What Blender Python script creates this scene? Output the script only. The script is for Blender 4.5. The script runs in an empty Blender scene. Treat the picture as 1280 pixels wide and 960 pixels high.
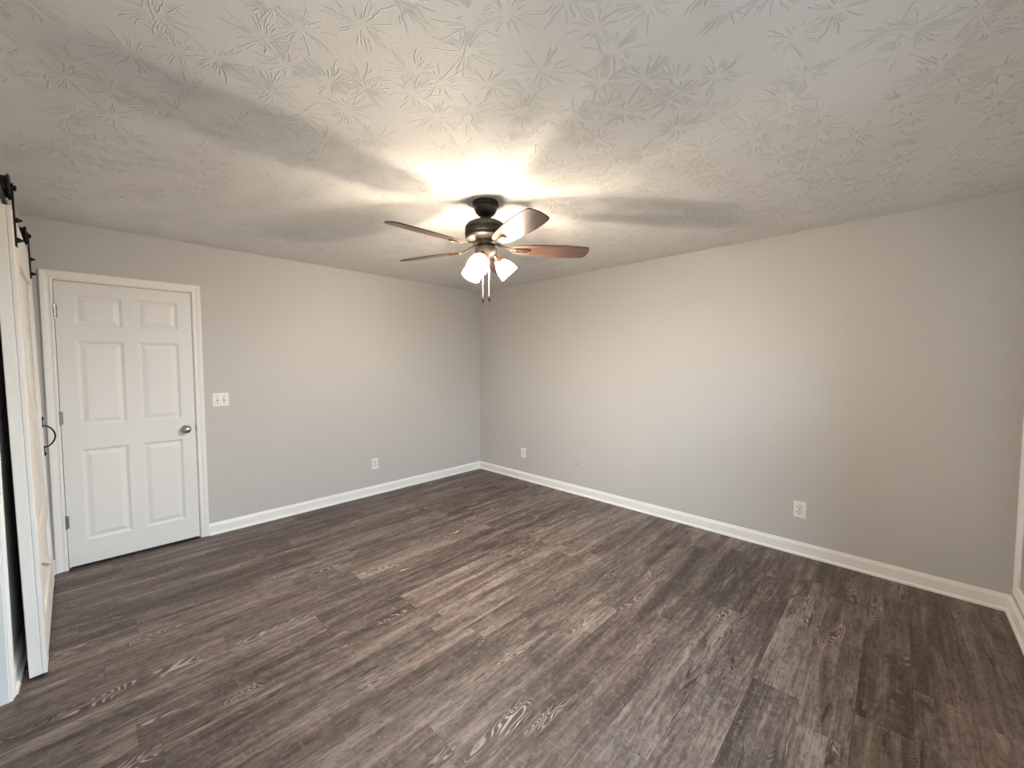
import bpy, bmesh, math, random
from mathutils import Vector, Matrix
R = math.radians
scene = bpy.context.scene
C = scene.collection

# ------------------------------------------------------------------ camera
F_PX, CAM = 498.84, Vector((-3.6936, -4.2002, 1.4661))
YAW, PIT, ROL = 0.769, -0.04996, -0.00098
fw = Vector((math.cos(YAW)*math.cos(PIT), math.sin(YAW)*math.cos(PIT), math.sin(PIT)))
rt = Vector((math.sin(YAW), -math.cos(YAW), 0)); up = rt.cross(fw)
r2 = rt*math.cos(ROL) + up*math.sin(ROL); u2 = -rt*math.sin(ROL) + up*math.cos(ROL)
cd = bpy.data.cameras.new('camera'); cam = bpy.data.objects.new('camera', cd); C.objects.link(cam)
cam.matrix_world = Matrix(((r2.x, u2.x, -fw.x, CAM.x), (r2.y, u2.y, -fw.y, CAM.y), (r2.z, u2.z, -fw.z, CAM.z), (0, 0, 0, 1)))
cd.sensor_fit = 'HORIZONTAL'; cd.sensor_width = 36; cd.lens = 36*F_PX/1280; cd.clip_start = .02
scene.camera = cam

# ------------------------------------------------------------------ world, light, exposure
vs = scene.view_settings
vs.view_transform = 'Standard'; vs.look = 'None'; vs.gamma = 1; vs.use_curve_mapping = False
vs.exposure = 0.38
w = bpy.data.worlds.new('world'); scene.world = w; w.use_nodes = True
w.node_tree.nodes['Background'].inputs[0].default_value = (.62, .78, 1, 1)
w.node_tree.nodes['Background'].inputs[1].default_value = .25
BULB = 2250.0          # bulb radiance
BULB_COL = (1, .88, .735)
def area(name, loc, rot, sx, sy, power, col):
    d = bpy.data.lights.new(name, 'AREA'); d.shape = 'RECTANGLE'; d.size = sx; d.size_y = sy; d.energy = power; d.color = col
    o = bpy.data.objects.new(name, d); C.objects.link(o); o.location = loc; o.rotation_euler = rot
# sky light falling in through the window behind the camera, from outside and above
area('window_daylight', (-3.3, -6.5, 2.4), (R(78), 0, 0), 6.0, 1.0, 590, (.57, .775, 1))
# and the softer light thrown back up by the ground outside
area('ground_bounce', (-2.5, -6.3, .55), (R(100), 0, 0), 3.0, 1.0, 34, (.84, .93, 1))

# ------------------------------------------------------------------ room numbers
H, L, WX = 2.456, 4.725, -4.02
T = .12

# ------------------------------------------------------------------ mesh helpers
def new(): return bmesh.new()
def box(bm, x0, x1, y0, y1, z0, z1, bev=0, seg=2):
    vsn = [bm.verts.new((x, y, z)) for z in (z0, z1) for y in (y0, y1) for x in (x0, x1)]
    fs = [bm.faces.new([vsn[i] for i in q]) for q in ((0,2,3,1), (4,5,7,6), (0,1,5,4), (2,6,7,3), (0,4,6,2), (1,3,7,5))]
    if bev:
        es = list({e for f in fs for e in f.edges})
        bmesh.ops.bevel(bm, geom=es, offset=bev, segments=seg, affect='EDGES', profile=.6)
    return vsn
def lathe(bm, prof, n=48, M=None, cap=True):
    rings = []
    for r, z in prof:
        rings.append([bm.verts.new((r*math.cos(2*math.pi*i/n), r*math.sin(2*math.pi*i/n), z)) for i in range(n)])
    for a, b in zip(rings, rings[1:]):
        for i in range(n):
            j = (i+1) % n
            bm.faces.new((a[i], a[j], b[j], b[i]))
    if cap:
        bm.faces.new(list(reversed(rings[0]))); bm.faces.new(rings[-1])
    vsn = [v for rg in rings for v in rg]
    if M is not None:
        for v in vsn: v.co = M @ v.co
    return vsn
def tube(bm, pts, rad, n=12, closed=False):
    pts = [Vector(p) for p in pts]; rings = []
    t0 = (pts[1]-pts[0]).normalized(); ref = Vector((0,0,1)) if abs(t0.z) < .9 else Vector((1,0,0))
    nrm = t0.cross(ref).normalized()
    for i, p in enumerate(pts):
        t = (pts[min(i+1, len(pts)-1)]-pts[max(i-1, 0)]).normalized()
        nrm = (nrm - t*nrm.dot(t)).normalized(); b = t.cross(nrm)
        rr = rad[i] if isinstance(rad, (list, tuple)) else rad
        rings.append([bm.verts.new(p+(nrm*math.cos(2*math.pi*k/n)+b*math.sin(2*math.pi*k/n))*rr) for k in range(n)])
    for a, b in zip(rings, rings[1:]):
        for i in range(n):
            j = (i+1) % n; bm.faces.new((a[i], a[j], b[j], b[i]))
    bm.faces.new(list(reversed(rings[0]))); bm.faces.new(rings[-1])
def prism(bm, outline, z0, z1, M=None, bev=0):
    """outline: list of (x, y) extruded along z"""
    a = [bm.verts.new((x, y, z0)) for x, y in outline]; b = [bm.verts.new((x, y, z1)) for x, y in outline]
    n = len(outline); fs = []
    for i in range(n):
        j = (i+1) % n; fs.append(bm.faces.new((a[i], a[j], b[j], b[i])))
    f0 = bm.faces.new(list(reversed(a))); f1 = bm.faces.new(b)
    vsn = a+b
    if bev:
        es = list({e for f in (f0, f1) for e in f.edges})
        bv = bmesh.ops.bevel(bm, geom=es, offset=bev, segments=2, affect='EDGES')
        vsn = list(set(bv['verts']) | {v for v in vsn if v.is_valid})
    if M is not None:
        for v in vsn: v.co = M @ v.co
def sweep(bm, stations):
    """stations: list of rings (lists of points), joined in order, ends capped"""
    rings = [[bm.verts.new(p) for p in s] for s in stations]
    n = len(rings[0])
    for a, b in zip(rings, rings[1:]):
        for i in range(n):
            j = (i+1) % n; bm.faces.new((a[i], a[j], b[j], b[i]))
    bm.faces.new(rings[0]); bm.faces.new(list(reversed(rings[-1])))
def obj(name, bm, mat, parent=None, smooth=None):
    bmesh.ops.recalc_face_normals(bm, faces=bm.faces[:])
    me = bpy.data.meshes.new(name); bm.to_mesh(me); bm.free()
    me.materials.append(mat)
    o = bpy.data.objects.new(name, me); C.objects.link(o)
    if smooth:
        for p in me.polygons: p.use_smooth = True
        me.set_sharp_from_angle(angle=R(smooth))
    if parent: o.parent = parent
    return o
def struct(name, bm, mat, parent=None, label=None, smooth=None):
    o = obj(name, bm, mat, parent, smooth)
    if not parent: o['kind'] = 'structure'
    if label: o['label'] = label
    return o
def thing(name, label, cat, loc=(0,0,0), rot=(0,0,0), group=None):
    o = bpy.data.objects.new(name, None); C.objects.link(o); o.empty_display_size = .1
    o.location = loc; o.rotation_euler = rot
    o['label'] = label; o['category'] = cat
    if group: o['group'] = group
    return o

# ------------------------------------------------------------------ materials
class NT:
    def __init__(s, name):
        s.m = bpy.data.materials.new(name); s.m.use_nodes = True; s.t = s.m.node_tree; s.n = s.t.nodes
        s.b = s.n['Principled BSDF']
    def node(s, typ, **kw):
        nd = s.n.new(typ)
        for k, v in kw.items(): setattr(nd, k, v)
        return nd
    def link(s, a, b): s.t.links.new(a, b)
    def put(s, sock, v):
        if hasattr(v, 'links') or isinstance(v, bpy.types.NodeSocket): s.link(v, sock)
        else: sock.default_value = v
    def math(s, op, a, b=None, c=None, clamp=False):
        nd = s.node('ShaderNodeMath', operation=op, use_clamp=clamp)
        for i, v in enumerate((a, b, c)):
            if v is not None: s.put(nd.inputs[i], v)
        return nd.outputs[0]
    def vec(s, op, a, b=None, scale=None):
        nd = s.node('ShaderNodeVectorMath', operation=op)
        s.put(nd.inputs[0], a)
        if b is not None: s.put(nd.inputs[1], b)
        if scale is not None: s.put(nd.inputs[3], scale)
        return nd.outputs['Value'] if op in ('LENGTH', 'DOT_PRODUCT', 'DISTANCE') else nd.outputs[0]
    def noise(s, v, scale, detail=4, rough=.55, dist=0):
        nd = s.node('ShaderNodeTexNoise'); s.put(nd.inputs['Vector'], v)
        nd.inputs['Scale'].default_value = scale; nd.inputs['Detail'].default_value = detail
        nd.inputs['Roughness'].default_value = rough; nd.inputs['Distortion'].default_value = dist
        return nd.outputs['Fac']
    def ramp(s, f, a, b, smooth=True):
        nd = s.node('ShaderNodeMapRange', interpolation_type='SMOOTHSTEP' if smooth else 'LINEAR')
        s.put(nd.inputs[0], f); nd.inputs[1].default_value = a; nd.inputs[2].default_value = b
        return nd.outputs[0]
    def mix(s, f, a, b, mode='MIX'):
        nd = s.node('ShaderNodeMix', data_type='RGBA', blend_type=mode)
        s.put(nd.inputs[0], f); s.put(nd.inputs[6], a); s.put(nd.inputs[7], b)
        return nd.outputs[2]
    def xyz(s, x, y, z=0.0):
        nd = s.node('ShaderNodeCombineXYZ')
        for i, v in enumerate((x, y, z)): s.put(nd.inputs[i], v)
        return nd.outputs[0]
    def bump(s, h, strength, dist):
        nd = s.node('ShaderNodeBump'); nd.inputs['Strength'].default_value = strength; nd.inputs['Distance'].default_value = dist
        s.put(nd.inputs['Height'], h); s.link(nd.outputs[0], s.b.inputs['Normal'])
def rgb(c): return (c[0], c[1], c[2], 1)
def paint(name, col, rough=.5, bscale=180, bstr=.08, vary=.03, metal=0, spec=.4):
    k = NT(name); tc = k.node('ShaderNodeTexCoord').outputs['Object']
    n = k.noise(tc, bscale, 3); n2 = k.noise(tc, 2.2, 3)
    c = k.mix(n2, rgb([x*(1-vary) for x in col]), rgb([min(1, x*(1+vary)) for x in col]))
    k.link(c, k.b.inputs['Base Color']); k.b.inputs['Roughness'].default_value = rough
    k.b.inputs['Metallic'].default_value = metal; k.b.inputs['Specular IOR Level'].default_value = spec
    if bstr: k.bump(n, bstr, .002)
    return k.m
M_WALL = paint('grey_wall_paint', (.57, .555, .535), .62, 260, .10, .015, spec=.3)
M_TRIM = paint('white_trim_paint', (.88, .86, .835), .36, 120, .04, .015)
M_DOOR = paint('white_door_paint', (.80, .79, .775), .40, 150, .05, .015)
M_BARN = paint('chalky_white_barn_paint', (.84, .81, .77), .55, 60, .25, .05)
M_PLATE = paint('white_plastic', (.88, .85, .82), .32, 90, .0, .01)
M_SLOT = paint('dark_slot', (.06, .05, .045), .6, 90, 0, 0)
M_GREYP = paint('grey_painted_plate', (.57, .555, .535), .45, 90, .03, .01)
M_BLACK = paint('black_iron', (.018, .018, .02), .42, 200, .1, .1, metal=.6)
M_BRONZE = paint('dark_bronze', (.020, .016, .013), .44, 150, .02, .1, metal=.1, spec=.35)
M_KIT = paint('brown_bronze', (.095, .068, .058), .42, 150, .02, .08, metal=.4, spec=.6)
M_IRON = paint('polished_bronze_iron', (.13, .108, .092), .24, 150, .0, .08, metal=.9)
M_NICKEL = paint('satin_nickel', (.42, .39, .36), .27, 150, .0, .05, metal=1)
M_CHAIN = paint('brass_chain', (.72, .60, .50), .35, 900, .3, .05, metal=.7)
M_FOB = paint('dark_wood_fob', (.012, .009, .008), .55, 90, .0, .2)
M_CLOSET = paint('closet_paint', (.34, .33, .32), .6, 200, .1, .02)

def ceiling_material():
    k = NT('stomped_ceiling_plaster')
    tc = k.node('ShaderNodeTexCoord').outputs['Object']
    sp = k.node('ShaderNodeSeparateXYZ'); k.link(tc, sp.inputs[0])
    hs = None
    for ox, sc, N in ((0, 4.9, 38.0), (13.37, 4.3, 34.0)):
        p = k.xyz(k.math('ADD', sp.outputs[0], ox), k.math('ADD', sp.outputs[1], ox*.7), 0.0)
        wob = k.node('ShaderNodeTexNoise'); k.link(p, wob.inputs['Vector']); wob.inputs['Scale'].default_value = 16; wob.inputs['Detail'].default_value = 2
        off = k.vec('SCALE', k.vec('SUBTRACT', wob.outputs['Color'], (.5, .5, .5)), scale=.030)
        v = k.node('ShaderNodeTexVoronoi', voronoi_dimensions='2D', feature='F1')
        k.link(p, v.inputs['Vector']); v.inputs['Scale'].default_value = sc; v.inputs['Randomness'].default_value = .85
        d = k.vec('MULTIPLY', k.vec('SUBTRACT', k.vec('ADD', p, off), v.outputs['Position']), (1, 1, 0))
        ln = k.vec('LENGTH', d)
        ds = k.node('ShaderNodeSeparateXYZ'); k.link(d, ds.inputs[0])
        ang = k.math('ADD', k.math('MULTIPLY', k.math('ARCTAN2', ds.outputs[1], ds.outputs[0]), N/(2*math.pi)), N)
        cell = k.node('ShaderNodeSeparateColor'); k.link(v.outputs['Color'], cell.inputs[0])
        ang = k.math('ADD', ang, k.math('MULTIPLY', cell.outputs[0], 3.0))
        idx = k.math('FLOOR', ang); fr = k.math('ABSOLUTE', k.math('SUBTRACT', k.math('FRACT', ang), .5))
        # one raised brush streak per angular slot, each with its own start and length
        wn = k.node('ShaderNodeTexWhiteNoise', noise_dimensions='3D')
        k.link(k.xyz(idx, cell.outputs[1], cell.outputs[2]), wn.inputs['Vector'])
        rn = k.node('ShaderNodeSeparateColor'); k.link(wn.outputs['Color'], rn.inputs[0])
        across = k.math('MULTIPLY', k.math('MULTIPLY', fr, ln), 2*math.pi/N)
        line = k.math('SUBTRACT', 1.0, k.ramp(across, .0006, .0030))
        r0 = k.math('ADD', k.math('MULTIPLY', rn.outputs[0], .040), .008)
        r1 = k.math('ADD', k.math('MULTIPLY', rn.outputs[1], .085), .040)
        inner = k.math('MULTIPLY', k.math('SUBTRACT', ln, r0), 90.0, clamp=True)
        outer = k.math('MULTIPLY', k.math('SUBTRACT', r1, ln), 60.0, clamp=True)
        keep = k.ramp(rn.outputs[2], .22, .50)
        hgt = k.math('MULTIPLY', k.math('MULTIPLY', line, keep), k.math('MULTIPLY', inner, outer))
        hs = hgt if hs is None else k.math('MAXIMUM', hs, k.math('MULTIPLY', hgt, .85))
    fine = k.noise(tc, 95, 4, .6)
    h = k.math('ADD', hs, k.math('MULTIPLY', fine, .34))
    k.bump(h, .8, .0048)
    n2 = k.noise(tc, 1.6, 3)
    k.link(k.mix(n2, rgb((.77, .755, .73)), rgb((.80, .785, .76))), k.b.inputs['Base Color'])
    k.b.inputs['Roughness'].default_value = .8; k.b.inputs['Specular IOR Level'].default_value = .2
    return k.m

PW, PL = .178, 1.22
def floor_material():
    k = NT('vinyl_plank_floor')
    tc = k.node('ShaderNodeTexCoord').outputs['Object']
    sp = k.node('ShaderNodeSeparateXYZ'); k.link(tc, sp.inputs[0]); x, y = sp.outputs[0], sp.outputs[1]
    yy = k.math('DIVIDE', k.math('ADD', y, 2.337+PW*40), PW)
    row = k.math('FLOOR', yy); fy = k.math('FRACT', yy)
    wn = k.node('ShaderNodeTexWhiteNoise', noise_dimensions='1D'); k.link(row, wn.inputs['W'])
    xx = k.math('DIVIDE', k.math('ADD', k.math('ADD', x, 40.0), k.math('MULTIPLY', wn.outputs['Value'], PL)), PL)
    col = k.math('FLOOR', xx); fx = k.math('FRACT', xx)
    wid = k.node('ShaderNodeTexWhiteNoise', noise_dimensions='2D'); k.link(k.xyz(row, col), wid.inputs['Vector'])
    idc = k.node('ShaderNodeSeparateColor'); k.link(wid.outputs['Color'], idc.inputs[0])
    i1, i2, i3 = idc.outputs
    # each plank reads its own stretch of print
    px = k.math('ADD', x, k.math('MULTIPLY', i1, 61.0)); py = k.math('ADD', y, k.math('MULTIPLY', i2, 47.0))
    P = lambda sx, sy, z=0.0: k.xyz(k.math('MULTIPLY', px, sx), k.math('MULTIPLY', py, sy), z)
    broad = k.noise(P(.85, 9.0), 1, 4, .55, .6)
    strip = k.noise(P(1.6, 26.0, 3.0), 1, 4, .6, .8)
    grain = k.noise(P(7.0, 150.0, 5.0), 1, 4, .65)
    saw = k.noise(P(60.0, 14.0, 9.0), 1, 3, .6)
    blotch = k.noise(P(4.0, 11.0, 11.0), 1, 5, .70, .6)
    mott = k.noise(P(24.0, 60.0, 13.0), 1, 5, .72, .3)
    # base tone: dark walnut to weathered taupe
    f = k.math('ADD', k.math('MULTIPLY', broad, .52), k.math('MULTIPLY', strip, .46))
    f = k.math('ADD', f, k.math('MULTIPLY', k.math('SUBTRACT', blotch, .35), .42))
    f = k.math('ADD', f, k.math('MULTIPLY', k.math('SUBTRACT', i3, .5), .11))
    f = k.math('ADD', k.math('MULTIPLY', k.math('SUBTRACT', f, .57), 1.3), .575)
    cr = k.node('ShaderNodeValToRGB'); k.link(f, cr.inputs[0])
    e = cr.color_ramp.elements
    e[0].position, e[0].color = .36, rgb((0.0422, 0.0313, 0.0270))
    e[1].position, e[1].color = .76, rgb((0.2640, 0.2070, 0.1810))
    for pos, c in ((.47, (0.0792, 0.0592, 0.0513)), (.55, (0.1214, 0.0921, 0.0800)), (.63, (0.1672, 0.1284, 0.1114))):
        n = e.new(pos); n.color = rgb(c)
    c = cr.outputs[0]
    # hue drift between planks and inside them: red-brown and olive-grey
    tint = k.noise(P(1.1, 5.0, 17.0), 1, 2)
    c = k.mix(k.math('MULTIPLY', k.ramp(tint, .45, .65), .30), c, k.mix(1.0, c, rgb((1.12, .93, .86)), 'MULTIPLY'))
    c = k.mix(k.math('MULTIPLY', k.ramp(tint, .50, .32), .45), c, k.mix(1.0, c, rgb((.96, 1.0, .90)), 'MULTIPLY'))
    # grain and saw marks
    c = k.mix(k.math('MULTIPLY', k.ramp(grain, .50, .36), .42), c, rgb((.030, .021, .017)))
    c = k.mix(k.math('MULTIPLY', k.ramp(grain, .56, .72), .32), c, rgb((.30, .245, .20)))
    c = k.mix(k.math('MULTIPLY', k.ramp(saw, .52, .70), .20), c, rgb((.27, .215, .175)))
    c = k.mix(k.math('MULTIPLY', k.ramp(mott, .54, .68), .34), c, rgb((.30, .245, .205)))
    c = k.mix(k.math('MULTIPLY', k.ramp(mott, .50, .36), .55), c, rgb((.040, .028, .022)))
    # cathedral rings: light contour lines in scattered patches
    fld = k.noise(P(2.4, 9.0, 21.0), 1, 2, .42, .6)
    ring = k.math('SINE', k.math('MULTIPLY', fld, 165.0))
    rl = k.ramp(ring, .25, .85)
    msk = k.ramp(k.noise(P(1.8, 7.5, 27.0), 1, 2), .59, .68)
    c = k.mix(k.math('MULTIPLY', k.math('MULTIPLY', rl, msk), .8), c, rgb((.42, .345, .295)))
    rd = k.ramp(ring, -.3, -.9)
    c = k.mix(k.math('MULTIPLY', k.math('MULTIPLY', rd, msk), .6), c, rgb((.035, .024, .02)))
    # dark checks and knots
    ck = k.noise(P(3.6, 30.0, 31.0), 1, 4, .65, 1.6)
    ckm = k.ramp(k.noise(P(1.4, 5.0, 37.0), 1, 2), .48, .58)
    c = k.mix(k.math('MULTIPLY', k.math('MULTIPLY', k.ramp(ck, .43, .36), ckm), .85), c, rgb((.020, .013, .011)))
    # seams
    ey = k.math('MULTIPLY', k.math('MINIMUM', fy, k.math('SUBTRACT', 1.0, fy)), PW)
    ex = k.math('MULTIPLY', k.math('MINIMUM', fx, k.math('SUBTRACT', 1.0, fx)), PL)
    seam = k.ramp(k.math('MINIMUM', ex, ey), .0016, .0003)
    c = k.mix(k.math('MULTIPLY', seam, .6), c, rgb((.02, .014, .011)))
    k.link(c, k.b.inputs['Base Color'])
    k.put(k.b.inputs['Roughness'], k.math('ADD', k.math('MULTIPLY', grain, .20), .36))
    k.b.inputs['Specular IOR Level'].default_value = .42
    k.bump(k.math('SUBTRACT', k.math('MULTIPLY', grain, .5), seam), .12, .0012)
    return k.m
M_FLOOR = floor_material(); M_CEIL = ceiling_material()

def blade_material():
    k = NT('walnut_blade_veneer')
    tc = k.node('ShaderNodeTexCoord').outputs['Object']
    mp = k.node('ShaderNodeMapping'); k.link(tc, mp.inputs[0]); mp.inputs['Scale'].default_value = (3.5, 55, 20)
    g = k.noise(mp.outputs[0], 1, 5, .6, .6)
    c = k.mix(k.ramp(g, .3, .7), rgb((.040, .021, .016)), rgb((.115, .060, .045)))
    k.link(c, k.b.inputs['Base Color']); k.b.inputs['Roughness'].default_value = .30; k.b.inputs['Specular IOR Level'].default_value = .6
    return k.m
M_BLADE = blade_material()
def glass_material():
    k = NT('frosted_lit_glass')
    out = k.n['Material Output']
    tc = k.node('ShaderNodeTexCoord').outputs['Object']; n = k.noise(tc, 18, 3)
    tr = k.node('ShaderNodeBsdfTranslucent'); k.link(k.mix(n, rgb((.92, .88, .80)), rgb((1, .97, .92))), tr.inputs[0])
    tp = k.node('ShaderNodeBsdfTransparent'); tp.inputs[0].default_value = (1, .98, .94, 1)
    gl = k.node('ShaderNodeBsdfGlossy'); gl.inputs['Roughness'].default_value = .12
    m1 = k.node('ShaderNodeMixShader'); m1.inputs[0].default_value = .45; k.link(tr.outputs[0], m1.inputs[1]); k.link(tp.outputs[0], m1.inputs[2])
    m2 = k.node('ShaderNodeMixShader'); m2.inputs[0].default_value = .06; k.link(m1.outputs[0], m2.inputs[1]); k.link(gl.outputs[0], m2.inputs[2])
    k.link(m2.outputs[0], out.inputs[0])
    return k.m
M_GLASS = glass_material()
def bulb_material():
    k = NT('glowing_bulb')
    em = k.node('ShaderNodeEmission'); em.inputs[0].default_value = rgb(BULB_COL); em.inputs[1].default_value = BULB
    k.link(em.outputs[0], k.n['Material Output'].inputs[0])
    return k.m
M_BULB = bulb_material()
def pane_material():
    k = NT('window_glass')
    g = k.node('ShaderNodeBsdfTransparent'); g.inputs[0].default_value = (.95, .97, .96, 1)
    gl = k.node('ShaderNodeBsdfGlossy'); gl.inputs['Roughness'].default_value = .02
    m = k.node('ShaderNodeMixShader'); m.inputs[0].default_value = .05
    k.link(g.outputs[0], m.inputs[1]); k.link(gl.outputs[0], m.inputs[2]); k.link(m.outputs[0], k.n['Material Output'].inputs[0])
    return k.m
M_PANE = pane_material()

# ------------------------------------------------------------------ shell
DX0, DX1, DTOP = -3.897, -3.149, 2.052            # door opening
OY0, OY1, OTOP = -2.75, -1.477, 2.09              # opening in the left wall (beside the camera)
WIN = (-3.45, -1.85, .72, 2.0)                    # window behind the camera: x0 x1 z0 z1
WIN2 = (-1.05, -.19, .22, 2.05)                   # tall window beside the right-hand corner
b = new(); box(b, -5.3, T, -L-T, .9, -.08, 0); struct('floor', b, M_FLOOR, label='dark weathered brown wood-look plank floor')
b = new(); box(b, -5.3, T, -L-T, .9, H, H+.08); struct('ceiling', b, M_CEIL, label='white stomp-textured plaster ceiling')
b = new()
box(b, WX-T, DX0-.018, 0, T, 0, H); box(b, DX1+.018, T, 0, T, 0, H); box(b, DX0-.018, DX1+.018, 0, T, DTOP+.018, H)
struct('wall_back', b, M_WALL, label='grey wall holding the six-panel door')
b = new(); box(b, 0, T, -L-T, 0, 0, H); struct('wall_right', b, M_WALL, label='long bare grey wall on the right')
b = new()
box(b, WX-T, WX, OY1+.02, 0, 0, H); box(b, WX-T, WX, -L-T, OY0-.02, 0, H); box(b, WX-T, WX, OY0-.02, OY1+.02, OTOP+.02, H)
struct('wall_left', b, M_WALL, label='grey wall behind the sliding barn door')
b = new()
def front_wall(bm):
    xs = [WX, WIN[0], WIN[1], WIN2[0], WIN2[1], 0]
    for i in (0, 2, 4): box(bm, xs[i], xs[i+1], -L-T, -L, 0, H)
    for q in (WIN, WIN2):
        box(bm, q[0], q[1], -L-T, -L, 0, q[2]); box(bm, q[0], q[1], -L-T, -L, q[3], H)
front_wall(b); struct('wall_front', b, M_WALL, label='grey window wall behind the camera')
# closet shell beyond the opening in the left wall
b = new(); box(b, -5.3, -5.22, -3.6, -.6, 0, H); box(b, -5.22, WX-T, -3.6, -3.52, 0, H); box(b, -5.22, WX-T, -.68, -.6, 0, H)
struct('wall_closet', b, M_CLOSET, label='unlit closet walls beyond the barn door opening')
# dark hallway behind the panel door
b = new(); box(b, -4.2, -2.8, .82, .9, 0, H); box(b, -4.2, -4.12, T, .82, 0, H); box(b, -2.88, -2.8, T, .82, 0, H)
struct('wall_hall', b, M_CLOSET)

# jambs lining the door opening and the closet opening
b = new()
box(b, DX0-.018, DX0, -.004, T, 0, DTOP+.018); box(b, DX1, DX1+.018, -.004, T, 0, DTOP+.018); box(b, DX0, DX1, -.004, T, DTOP, DTOP+.018)
box(b, DX0, DX0+.011, .037, .075, 0, DTOP); box(b, DX1-.011, DX1, .037, .075, 0, DTOP); box(b, DX0+.011, DX1-.011, .037, .075, DTOP-.011, DTOP)
struct('trim_1', b, M_TRIM, label='white jamb lining the six-panel door opening')
b = new()
box(b, WX-T, WX+.002, OY1, OY1+.02, 0, OTOP+.02); box(b, WX-T, WX+.002, OY0-.02, OY0, 0, OTOP+.02); box(b, WX-T, WX+.002, OY0, OY1, OTOP, OTOP+.02)
struct('trim_2', b, M_TRIM, label='white jamb of the opening beside the barn door')

# casing profile: u outward from the inner edge, h out from the wall
CAS = [(0, 0), (0, .009), (.004, .0125), (.011, .0125), (.015, .010), (.022, .0105), (.034, .0145), (.044, .0165), (.052, .017), (.055, .0155), (.056, .012), (.056, 0)]
b = new()
x0, x1, zt = DX0-.004, DX1+.004, DTOP+.006
st = []
for kind in ('bl', 'tl', 'tr', 'br'):
    ring = []
    for u, h in CAS:
        z = {'b': .002, 't': zt+u}[kind[0]]; x = x0-u if kind[1] == 'l' else x1+u
        ring.append((x, -h, z))
    st.append(ring)
sweep(b, st); struct('trim_3', b, M_TRIM, label='white moulded casing around the six-panel door')
b = new()
st = []
for kind in ('bf', 'tf', 'tn', 'bn'):
    ring = []
    for u, h in CAS:
        u *= .72
        z = {'b': 0, 't': OTOP+u}[kind[0]]; y = OY1+.004+u if kind[1] == 'f' else OY0-.004-u
        ring.append((WX+h, y, z))
    st.append(ring)
sweep(b, st); struct('trim_4', b, M_TRIM, label='white casing of the opening beside the barn door')

# baseboards with shoe moulding
BB = [(0, 0), (.023, 0), (.023, .008), (.0205, .0145), (.0165, .0185), (.0125, .020), (.0125, .074), (.0115, .080), (.0075, .086), (.0065, .092), (.004, .0985), (0, .1005)]
def board(name, p0, p1, nrm, m0, m1, label):
    """p0, p1 along the wall at floor; nrm points into the room; m = mitre sign at the ends (+1 shortens with h)"""
    p0, p1, nrm = Vector(p0), Vector(p1), Vector(nrm); t = (p1-p0).normalized(); bm = new(); st = []
    for p, s in ((p0, m0), (p1, -m1)):
        st.append([tuple(p+nrm*h+t*h*s+Vector((0, 0, z))) for h, z in BB])
    sweep(bm, st); struct(name, bm, M_TRIM, label=label)
board('baseboard_back', (x1+.0565, 0, 0), (0, 0, 0), (0, -1, 0), 0, 1, 'white baseboard running from the door casing to the far corner')
board('baseboard_stub', (WX, 0, 0), (x0-.0565, 0, 0), (0, -1, 0), 1, 0, 'short white baseboard between the door casing and left corner')
board('baseboard_right', (0, 0, 0), (0, -L, 0), (-1, 0, 0), 1, 1, 'white baseboard along the long right wall')
board('baseboard_front', (0, -L, 0), (WX, -L, 0), (0, 1, 0), 1, 1, 'white baseboard under the windows')
board('baseboard_left', (WX, OY1+.0445, 0), (WX, 0, 0), (1, 0, 0), 0, 1, 'white baseboard behind the barn door')
board('baseboard_closet', (WX, -L, 0), (WX, OY0-.0445, 0), (1, 0, 0), 1, 0, 'white baseboard on the left wall behind the camera')

# windows in the front wall
def window(name, q, label, blind):
    a0, a1, z0, z1 = q
    o = bpy.data.objects.new(name, None); C.objects.link(o); o['kind'] = 'structure'; o['label'] = label
    bm = new(); st = []
    for sx, sz in ((0, 0), (0, 1), (1, 1), (1, 0), (0, 0)):
        st.append([((a0+.004-u) if sx == 0 else (a1-.004+u), -L+h, (z0+.004-u) if sz == 0 else (z1-.004+u)) for u, h in CAS])
    rings = [[bm.verts.new(p) for p in s] for s in st[:-1]]; n = len(CAS)
    for i in range(4):
        A, B = rings[i], rings[(i+1) % 4]
        for k in range(n): bm.faces.new((A[k], A[(k+1) % n], B[(k+1) % n], B[k]))
    obj('window_casing', bm, M_TRIM, o)
    bm = new(); y0, y1 = -L-.085, -L-.045; zm = (z0+z1)/2
    box(bm, a0, a0+.045, y0, y1, z0, z1); box(bm, a1-.045, a1, y0, y1, z0, z1)
    for zc in (z0+.0225, zm, z1-.0225): box(bm, a0+.045, a1-.045, y0, y1, zc-.0225, zc+.0225)
    obj('window_sash', bm, M_TRIM, o)
    bm = new(); box(bm, a0+.045, a1-.045, -L-.068, -L-.062, z0+.045, z1-.045); obj('window_pane', bm, M_PANE, o)
    if blind:
        bm = new(); box(bm, a0+.004, a1-.004, -L-.042, -L-.004, z1-.045, z1-.002, .004)
        z = z0+.03
        while z < z1-.03:
            vsn = box(bm, a0+.0045, a1-.0045, -.0245, .0245, -.0012, .0012)
            Mx = Matrix.Translation((0, -L-.024, z)) @ Matrix.Rotation(R(76), 4, 'X')
            for v in vsn: v.co = Mx @ v.co
            z += .042
        obj('window_blind', bm, M_PLATE, o)
window('window_1', WIN, 'double-hung window behind the camera', False)
window('window_2', WIN2, 'tall white-cased window by the right-hand corner', True)

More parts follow.
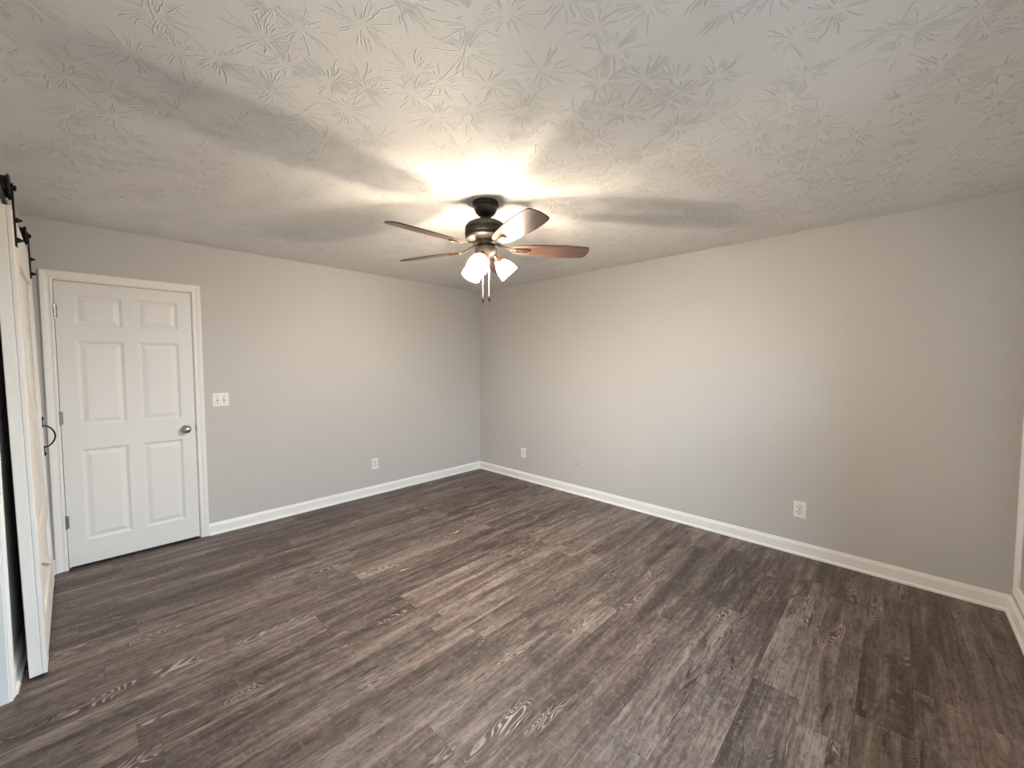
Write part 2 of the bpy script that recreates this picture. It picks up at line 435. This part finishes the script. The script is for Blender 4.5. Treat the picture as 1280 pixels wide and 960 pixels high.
# ------------------------------------------------------------------ six-panel door
door = bpy.data.objects.new('door_1', None); C.objects.link(door); door['kind'] = 'structure'
door['label'] = 'white six-panel interior door with nickel knob in the grey wall'
door.location = (DX0+.003, 0, .018)
DW, DH = DX1-DX0-.006, DTOP-.018-.004
def door_slab():
    bm = new()
    xs = [0, .088, .337, .408, .654-.006, DW]
    xs = [0, .090, .336, .410, .656, DW]
    zs = [0, .172, .838, 1.010, 1.616, 1.722, 1.940, DH]
    g = [[bm.verts.new((x, 0, z)) for x in xs] for z in zs]
    pan = []
    for j in range(len(zs)-1):
        for i in range(len(xs)-1):
            f = bm.faces.new((g[j][i], g[j][i+1], g[j+1][i+1], g[j+1][i]))
            if i in (1, 3) and j in (1, 3, 5): pan.append(f)
    # sides and back
    be = [e for e in bm.edges if e.is_boundary]
    r = bmesh.ops.extrude_edge_only(bm, edges=be)
    nv = [v for v in r['geom'] if isinstance(v, bmesh.types.BMVert)]
    for v in nv: v.co.y = .035
    bmesh.ops.contextual_create(bm, geom=[e for e in bm.edges if e.is_boundary])
    bmesh.ops.recalc_face_normals(bm, faces=bm.faces[:])
    for th, dp in ((.006, -.0035), (.010, -.0065), (.006, -.0005), (.024, .0075), (.004, .0008)):
        bmesh.ops.inset_individual(bm, faces=pan, thickness=th, depth=dp, use_even_offset=True)
    return bm
obj('door_slab', door_slab(), M_DOOR, door)
# knob on its rosette
bm = new()
Mk = Matrix.Translation((-3.215-DX0-.003, 0, .934-.018)) @ Matrix.Rotation(R(90), 4, 'X')
lathe(bm, [(.0325, 0), (.033, .003), (.030, .006), (.016, .009), (.0125, .013), (.012, .026), (.019, .031), (.026, .038), (.0285, .047), (.027, .056), (.020, .063), (.009, .0655)], 40, Mk)
kn = obj('door_knob', bm, M_NICKEL, door, 35); kn['label'] = 'round satin nickel door knob'
bm = new(); box(bm, DW-.001, DW+.0015, .004, .031, .89, .947); box(bm, DW, DW+.0035, -.006, .004, .893, .944)
obj('strike_plate', bm, paint('aged_strike_metal', (.10, .09, .08), .4, 90, 0, .05, metal=.8), door)
for z in (1.834, 1.091, .346):
    bm = new()
    zz = z-.018
    tube(bm, [(-.0015, -.006, zz-.045), (-.0015, -.006, zz+.045)], .0065, 12)
    for q in (-.047, .047): tube(bm, [(-.0015, -.006, zz+q-.002), (-.0015, -.006, zz+q+.002)], .0045, 10)
    box(bm, .000, .012, -.0016, .0, zz-.044, zz+.044); box(bm, -.014, -.003, -.0056, -.0035, zz-.044, zz+.044)
    h = obj('hinge', bm, M_NICKEL, door, 35)

# ------------------------------------------------------------------ wall plates
def plate_mesh(wd, ht, th=.006):
    bm = new(); box(bm, -wd/2, wd/2, -th, 0, -ht/2, ht/2)
    top = [e for e in bm.edges if all(v.co.y < -th*.5 for v in e.verts)]
    bmesh.ops.bevel(bm, geom=top, offset=.0035, segments=3, affect='EDGES', profile=.6)
    return bm
def screw(par, x, y, z, mat):
    bm = new(); lathe(bm, [(.0034, 0), (.0034, .0008), (.002, .0014)], 14, Matrix.Translation((x, y, z)) @ Matrix.Rotation(R(90), 4, 'X'))
    obj('screw', bm, mat, par)
sw = thing('light_switch', 'white double toggle light switch plate beside the door', 'light switch', (-2.974, 0, 1.162))
obj('face_plate', plate_mesh(.116, .116), M_PLATE, sw)
for sx in (-.023, .023):
    bm = new(); box(bm, sx-.0052, sx+.0052, -.0066, -.004, -.0125, .0125); obj('toggle_slot', bm, M_SLOT, sw)
    bm = new()
    vsn = box(bm, -.004, .004, -.017, 0, -.0055, .0055, .0015)
    Mx = Matrix.Translation((sx, -.004, .0)) @ Matrix.Rotation(R(-28), 4, 'X')
    for v in bm.verts: v.co = Mx @ v.co
    obj('toggle', bm, M_PLATE, sw)
    for sz in (-.030, .030): screw(sw, sx, -.0058, sz, M_NICKEL)
def receptacle_face(zc):
    bm = new(); n = 28; pts = []
    for i in range(n):
        a = 2*math.pi*i/n; x, z = .0172*math.cos(a), .0172*math.sin(a)
        pts.append((x, max(-.0142, min(.0142, z))))
    vs0 = [bm.verts.new((x, -.0062, z+zc)) for x, z in pts]; vs1 = [bm.verts.new((x*.95, -.0082, z*.95+zc)) for x, z in pts]
    for i in range(n): bm.faces.new((vs0[i], vs0[(i+1) % n], vs1[(i+1) % n], vs1[i]))
    bm.faces.new(vs1); bm.faces.new(list(reversed(vs0)))
    return bm
def outlet(label, loc, rz, s=1.0):
    o = thing('wall_outlet', label, 'outlet', loc, (0, 0, rz), 'duplex outlets low on the walls')
    obj('face_plate', plate_mesh(.074*s, .118*s), M_PLATE, o)
    for zc in (-.0195, .0195):
        rf = obj('receptacle', receptacle_face(zc), M_PLATE, o)
        bm = new()
        box(bm, -.0080, -.0050, -.0087, -.0078, zc-.001, zc+.0088); box(bm, .0050, .0080, -.0087, -.0078, zc+.0, zc+.0080)
        lathe(bm, [(.0034, 0), (.0034, .0009)], 12, Matrix.Translation((0, -.0078, zc-.0068)) @ Matrix.Rotation(R(90), 4, 'X'))
        # the shadow line round the receptacle, put in as a dark ring
        lathe(bm, [(.0196, 0), (.0196, .0006), (.0176, .0007), (.0176, 0)], 28, Matrix.Translation((0, -.0058, zc)) @ Matrix.Rotation(R(90), 4, 'X') @ Matrix.Diagonal((1, .85, 1, 1)), cap=False)
        obj('slots_and_shadow_ring', bm, M_SLOT, rf)
    screw(o, 0, -.0058, 0, M_PLATE)
    return o
outlet('white duplex outlet on the door wall, left of the far corner', (-1.576, 0, .349), 0)
outlet('white duplex outlet on the right wall nearest the far corner', (0, -.826, .347), R(-90))
outlet('white duplex outlet on the right wall nearest the camera', (0, -3.694, .351), R(-90), 1.08)
cx = thing('cable_wall_plate', 'wall-coloured cable plate with one dark jack on the right wall', 'wall plate', (0, -1.650, .345), (0, 0, R(-90)))
obj('face_plate', plate_mesh(.072, .116), M_GREYP, cx)
bm = new(); lathe(bm, [(.0055, 0), (.0055, .006), (.0042, .006), (.0042, .010), (.0015, .010)], 16, Matrix.Translation((0, -.005, 0)) @ Matrix.Rotation(R(90), 4, 'X'))
obj('coaxial_jack', bm, M_SLOT, cx)
for sz in (-.042, .042): screw(cx, 0, -.0058, sz, M_GREYP)

# ------------------------------------------------------------------ sliding barn door
BD_W, BD_Z0, BD_Z1 = 1.215, .016, 2.168
bd = thing('barn_door', 'white wooden sliding barn door with black roller hangers at left edge', 'barn door', (-3.915, -1.363, 0), (0, R(-.62), R(1.9)))
OV = .016
bm = new()
n = 8; pw = BD_W/n
for i in range(n): box(bm, -.056, -OV, i*pw, (i+1)*pw, BD_Z0, BD_Z1, .0025, 1)
obj('plank_panel', bm, M_BARN, bd)
for y0, y1 in ((0, .14), (BD_W-.14, BD_W)):
    bm = new(); box(bm, -OV+.0004, 0, y0, y1, BD_Z0, BD_Z1, .003, 2); obj('stile', bm, M_BARN, bd)
for z0, z1 in ((BD_Z1-.205, BD_Z1), (.50, .64), (BD_Z0, .215)):
    bm = new(); box(bm, -OV+.0004, -.0015, .1405, BD_W-.1405, z0, z1, .003, 2); obj('rail', bm, M_BARN, bd)
def brace(p0, p1, wd=.12):
    # diagonal board cut to the frame, in the (y, z) plane
    (ya, za), (yb, zb) = p0, p1
    k = wd
    bm = new()
    ol = [(ya, za), (ya+k, za), (yb, zb), (yb-k, zb)]
    prism(bm, ol, 0, OV-.0025)
    for v in bm.verts:
        y, z, x = v.co; v.co = (x-OV+.0004, y, z)
    obj('brace', bm, M_BARN, bd)
brace((BD_W-.2610, .6405), (.2610, BD_Z1-.2055))
brace((BD_W-.2610, .2155), (.2610, .4995))
# pull handle
bm = new(); hy = BD_W-.075
for z in (1.115, .885):
    tube(bm, [(0, hy, z), (.006, hy, z)], .014, 16); tube(bm, [(.006, hy, z), (.010, hy, z)], .006, 10)
pts = []
for i in range(17):
    a = i/16
    pts.append((.004+.048*math.sin(math.pi*a)**.55, hy, 1.072-.145*a))
tube(bm, pts, .0045, 10)
box(bm, 0, .004, hy-.011, hy+.011, 1.055, 1.115); box(bm, 0, .004, hy-.011, hy+.011, .885, .94)
ph = obj('pull_handle', bm, M_BLACK, bd, 40); ph['label'] = 'thin black bow pull handle'
AX = 2.268
def hanger(y):
    bm = new()
    box(bm, .0, .006, y-.021, y+.021, 2.005, AX)
    lathe(bm, [(.021, 0), (.021, .006)], 24, Matrix.Translation((0, y, AX)) @ Matrix.Rotation(R(90), 4, 'Y'))
    # top saddle plate and rear fork leg
    box(bm, -.058, .0005, y-.021, y+.021, BD_Z1+.0005, BD_Z1+.006)
    box(bm, -.060, -.054, y-.021, y+.021, BD_Z1+.0005, AX)
    lathe(bm, [(.021, 0), (.021, .006)], 24, Matrix.Translation((-.060, y, AX)) @ Matrix.Rotation(R(90), 4, 'Y'))
    h = obj('roller_hanger', bm, M_BLACK, bd, 40); h['label'] = 'black strap roller hanger'
    bm = new()
    lathe(bm, [(.010, -.020), (.050, -.020), (.056, -.017), (.056, -.012), (.047, -.007), (.047, .007), (.056, .012), (.056, .017), (.050, .020), (.010, .020)], 40,
          Matrix.Translation((-.021, y, AX)) @ Matrix.Rotation(R(90), 4, 'Y'))
    obj('wheel', bm, M_BLACK, h, 40)
    bm = new(); tube(bm, [(-.064, y, AX), (.013, y, AX)], .007, 12); lathe(bm, [(.013, .006), (.013, .013), (.008, .016)], 6, Matrix.Translation((0, y, AX)) @ Matrix.Rotation(R(90), 4, 'Y'))
    obj('axle', bm, M_BLACK, h, 40)
    for z in (2.035, 2.125):
        bm = new(); lathe(bm, [(.012, .006), (.012, .010), (.009, .016), (.0065, .017), (.006, .024), (.002, .026)], 16, Matrix.Translation((0, y, z)) @ Matrix.Rotation(R(90), 4, 'Y'))
        obj('bolt', bm, M_BLACK, h, 40)
hanger(.085); hanger(BD_W-.12)
trk = thing('barn_door_track', 'black flat steel rail carrying the barn door rollers', 'door track', (-3.9662, -1.19, 0), (0, 0, R(1.9)))
bm = new(); box(bm, -.0035, .0035, -1.5, 1.13, 2.180, 2.2195, .001, 1); obj('rail_bar', bm, M_BLACK, trk)
for y in (-1.4, -.9, -.4, .12, .6, 1.05):
    x_wall = (WX+.0005+3.9662) + y*math.sin(R(1.9))
    bm = new(); tube(bm, [(-.0035, y, 2.2), (x_wall, y, 2.2)], .010, 14); lathe(bm, [(.011, .0035), (.011, .007), (.006, .010)], 6, Matrix.Translation((0, y, 2.2)) @ Matrix.Rotation(R(90), 4, 'Y'))
    obj('standoff', bm, M_BLACK, trk, 40)

# ------------------------------------------------------------------ ceiling fan
FX, FY = -2.006, -2.343
fan = thing('ceiling_fan', 'dark bronze five-blade ceiling fan with three lit glass shades', 'ceiling fan', (FX, FY, 0))
bm = new()
lathe(bm, [(.078, H), (.080, H-.006), (.080, H-.022), (.076, H-.026), (.071, H-.030), (.069, H-.045), (.060, H-.064), (.043, H-.080), (.024, H-.086)], 56)
obj('canopy', bm, M_BRONZE, fan, 40)
bm = new(); lathe(bm, [(.0125, H-.08), (.0125, 2.352), (.021, 2.350), (.024, 2.342), (.024, 2.330)], 28)
obj('downrod', bm, M_BRONZE, fan, 40)
bm = new()
lathe(bm, [(.018, 2.342), (.060, 2.340), (.092, 2.334), (.113, 2.323), (.124, 2.308), (.127, 2.298), (.127, 2.291), (.1235, 2.288), (.1235, 2.284), (.1275, 2.281),
           (.1275, 2.262), (.124, 2.259), (.124, 2.255), (.127, 2.252), (.126, 2.240), (.118, 2.231), (.098, 2.226), (.060, 2.224)], 64)
obj('motor_housing', bm, M_BRONZE, fan, 30)
bm = new(); lathe(bm, [(.060, 2.2245), (.064, 2.222), (.064, 2.206), (.058, 2.202), (.058, 2.196), (.050, 2.193), (.050, 2.186)], 48)
for i in range(24):
    a = 2*math.pi*i/24
    lathe(bm, [(.0035, 0), (.0035, .0015)], 8, Matrix.Rotation(a, 4, 'Z') @ Matrix.Translation((.0635, 0, 2.214)) @ Matrix.Rotation(R(90), 4, 'Y'))
obj('flywheel', bm, M_IRON, fan, 30)
bm = new(); lathe(bm, [(.048, 2.1865), (.062, 2.185), (.068, 2.178), (.069, 2.160), (.066, 2.148), (.060, 2.138), (.046, 2.128), (.030, 2.122), (.022, 2.116), (.014, 2.108), (.005, 2.105)], 48)
obj('switch_housing', bm, M_KIT, fan, 35)
# blades
def blade_outline():
    top = [(.165, .030), (.18, .041), (.21, .050), (.26, .058), (.33, .066), (.42, .072), (.50, .0735), (.57, .0705), (.615, .0665), (.634, .0635), (.644, .058), (.650, .048), (.656, .025), (.658, 0)]
    return [(x, y) for x, y in top] + [(x, -y) for x, y in reversed(top[:-1])]
BZ = 2.180; PITCH = R(-13)
for i in range(5):
    ang = R(-37+72*i)
    Mb = Matrix.Rotation(ang, 4, 'Z') @ Matrix.Translation((0, 0, BZ)) @ Matrix.Rotation(PITCH, 4, 'X')
    bm = new(); prism(bm, blade_outline(), -.003, .003, None, .0012)
    bl = obj('blade', bm, M_BLADE, fan, 40); bl.matrix_local = Mb
    # blade iron (bracket) in the blade's own frame
    bm = new()
    # oblong loop under the blade root
    oc, ic = [], []
    for k in range(32):
        a = 2*math.pi*k/32; ca, sa = math.cos(a), math.sin(a)
        oc.append((.226+(.028 if ca > 0 else -.028)*(abs(ca) > 1e-6)+.022*ca, .022*sa)); ic.append((.226+(.026 if ca > 0 else -.026)*(abs(ca) > 1e-6)+.0105*ca, .0105*sa))
    lv = []
    for z, s in ((-.0032, 0), (-.008, 0), (-.0105, .003), ):
        lv.append(([bm.verts.new((x-s*math.copysign(1, x-.226)*.6, y*(1-s*12), z)) for x, y in oc], [bm.verts.new((x+s*math.copysign(1, x-.226)*.5, y*(1+s*18), z)) for x, y in ic]))
    for (o0, i0), (o1, i1) in zip(lv, lv[1:]):
        for k in range(32):
            j = (k+1) % 32
            bm.faces.new((o0[k], o0[j], o1[j], o1[k])); bm.faces.new((i0[j], i0[k], i1[k], i1[j]))
    for (o_, i_), flip in ((lv[0], 1), (lv[-1], 0)):
        for k in range(32):
            j = (k+1) % 32; bm.faces.new((o_[k], o_[j], i_[j], i_[k]))
    # curved arm from the flywheel to the loop
    st = []
    for k in range(9):
        t = k/8; x = .060+(.186-.060)*t; z = .034*(1-t)**1.6-.0065*t-.0; wd = .019-.006*math.sin(math.pi*t)+.002*t
        tw = -PITCH*(1-t)
        ring = []
        for yy, zz in ((-wd, -.0035), (wd, -.0035), (wd, .0025), (-wd, .0025)):
            ring.append((x, yy*math.cos(tw)-zz*math.sin(tw), z+yy*math.sin(tw)+zz*math.cos(tw)))
        st.append(ring)
    sweep(bm, st)
    ir = obj('blade_iron', bm, M_IRON, bl, 40); ir['label'] = 'polished bronze blade bracket'
    bm = new()
    ol = []
    for k in range(24):
        a = 2*math.pi*k/24; ca, sa = math.cos(a), math.sin(a)
        ol.append((.226+math.copysign(.026, ca)*(abs(ca) > 1e-6)+.0102*ca, .0102*sa))
    prism(bm, ol, -.0098, -.0031); sl = obj('bracket_slot', bm, M_BLACK, bl)
# light kit: three arms, sockets, shades, bulbs
ZK, TILT = 2.140, R(43)
for az in (-32, 88, -152):
    a = R(az)
    d = Vector((math.cos(a)*math.sin(TILT), math.sin(a)*math.sin(TILT), -math.cos(TILT)))
    base = Vector((math.cos(a)*.048, math.sin(a)*.048, ZK))
    neck = Vector((math.cos(a)*.066, math.sin(a)*.066, 2.122))
    rot = Vector((0, 0, 1)).rotation_difference(d).to_matrix().to_4x4()
    Ms = Matrix.Translation(neck) @ rot
    bm = new(); mid = base+Vector((math.cos(a)*.014, math.sin(a)*.014, -.006))
    tube(bm, [base-Vector((math.cos(a)*.012, math.sin(a)*.012, -.004)), base, mid, neck+d*.012], [.011, .011, .0115, .012], 16)
    lathe(bm, [(.012, .004), (.022, .008), (.030, .020), (.0315, .034), (.029, .036)], 32, Ms)
    arm = obj('lamp_holder', bm, M_KIT, fan, 40)
    bm = new()
    prof = [(.0275, .024), (.030, .032), (.040, .044), (.049, .060), (.0555, .080), (.0590, .100), (.0605, .118), (.0615, .128)]
    inner = [(r-.0028, z) for r, z in reversed(prof)]
    lathe(bm, prof+inner, 48, Ms, cap=False)
    sh = obj('lamp_shade', bm, M_GLASS, arm, 60); sh['label'] = 'frosted glass lamp shade, lit'
    bm = new()
    lathe(bm, [(.004, .036), (.0125, .038), (.0125, .052), (.016, .062), (.0225, .078), (.0255, .092), (.023, .106), (.014, .116), (.004, .119)], 28, Ms)
    obj('bulb', bm, M_BULB, arm, 60)
# pull chains
for (ox, oy, zt, zb) in ((-.026, .000, 2.118, 1.862), (.004, -.024, 2.116, 1.872)):
    bm = new()
    tube(bm, [(ox, oy, zt+.01), (ox, oy, zb+.02)], .0028, 8)
    ch = obj('pull_chain', bm, M_CHAIN, fan)
    bm = new(); lathe(bm, [(.0022, .024), (.005, .020), (.0072, .010), (.0075, .0), (.006, -.012), (.0035, -.020), (.0012, -.022)], 20, Matrix.Translation((ox, oy, zb)))
    fb = obj('chain_fob', bm, M_FOB, ch, 60)
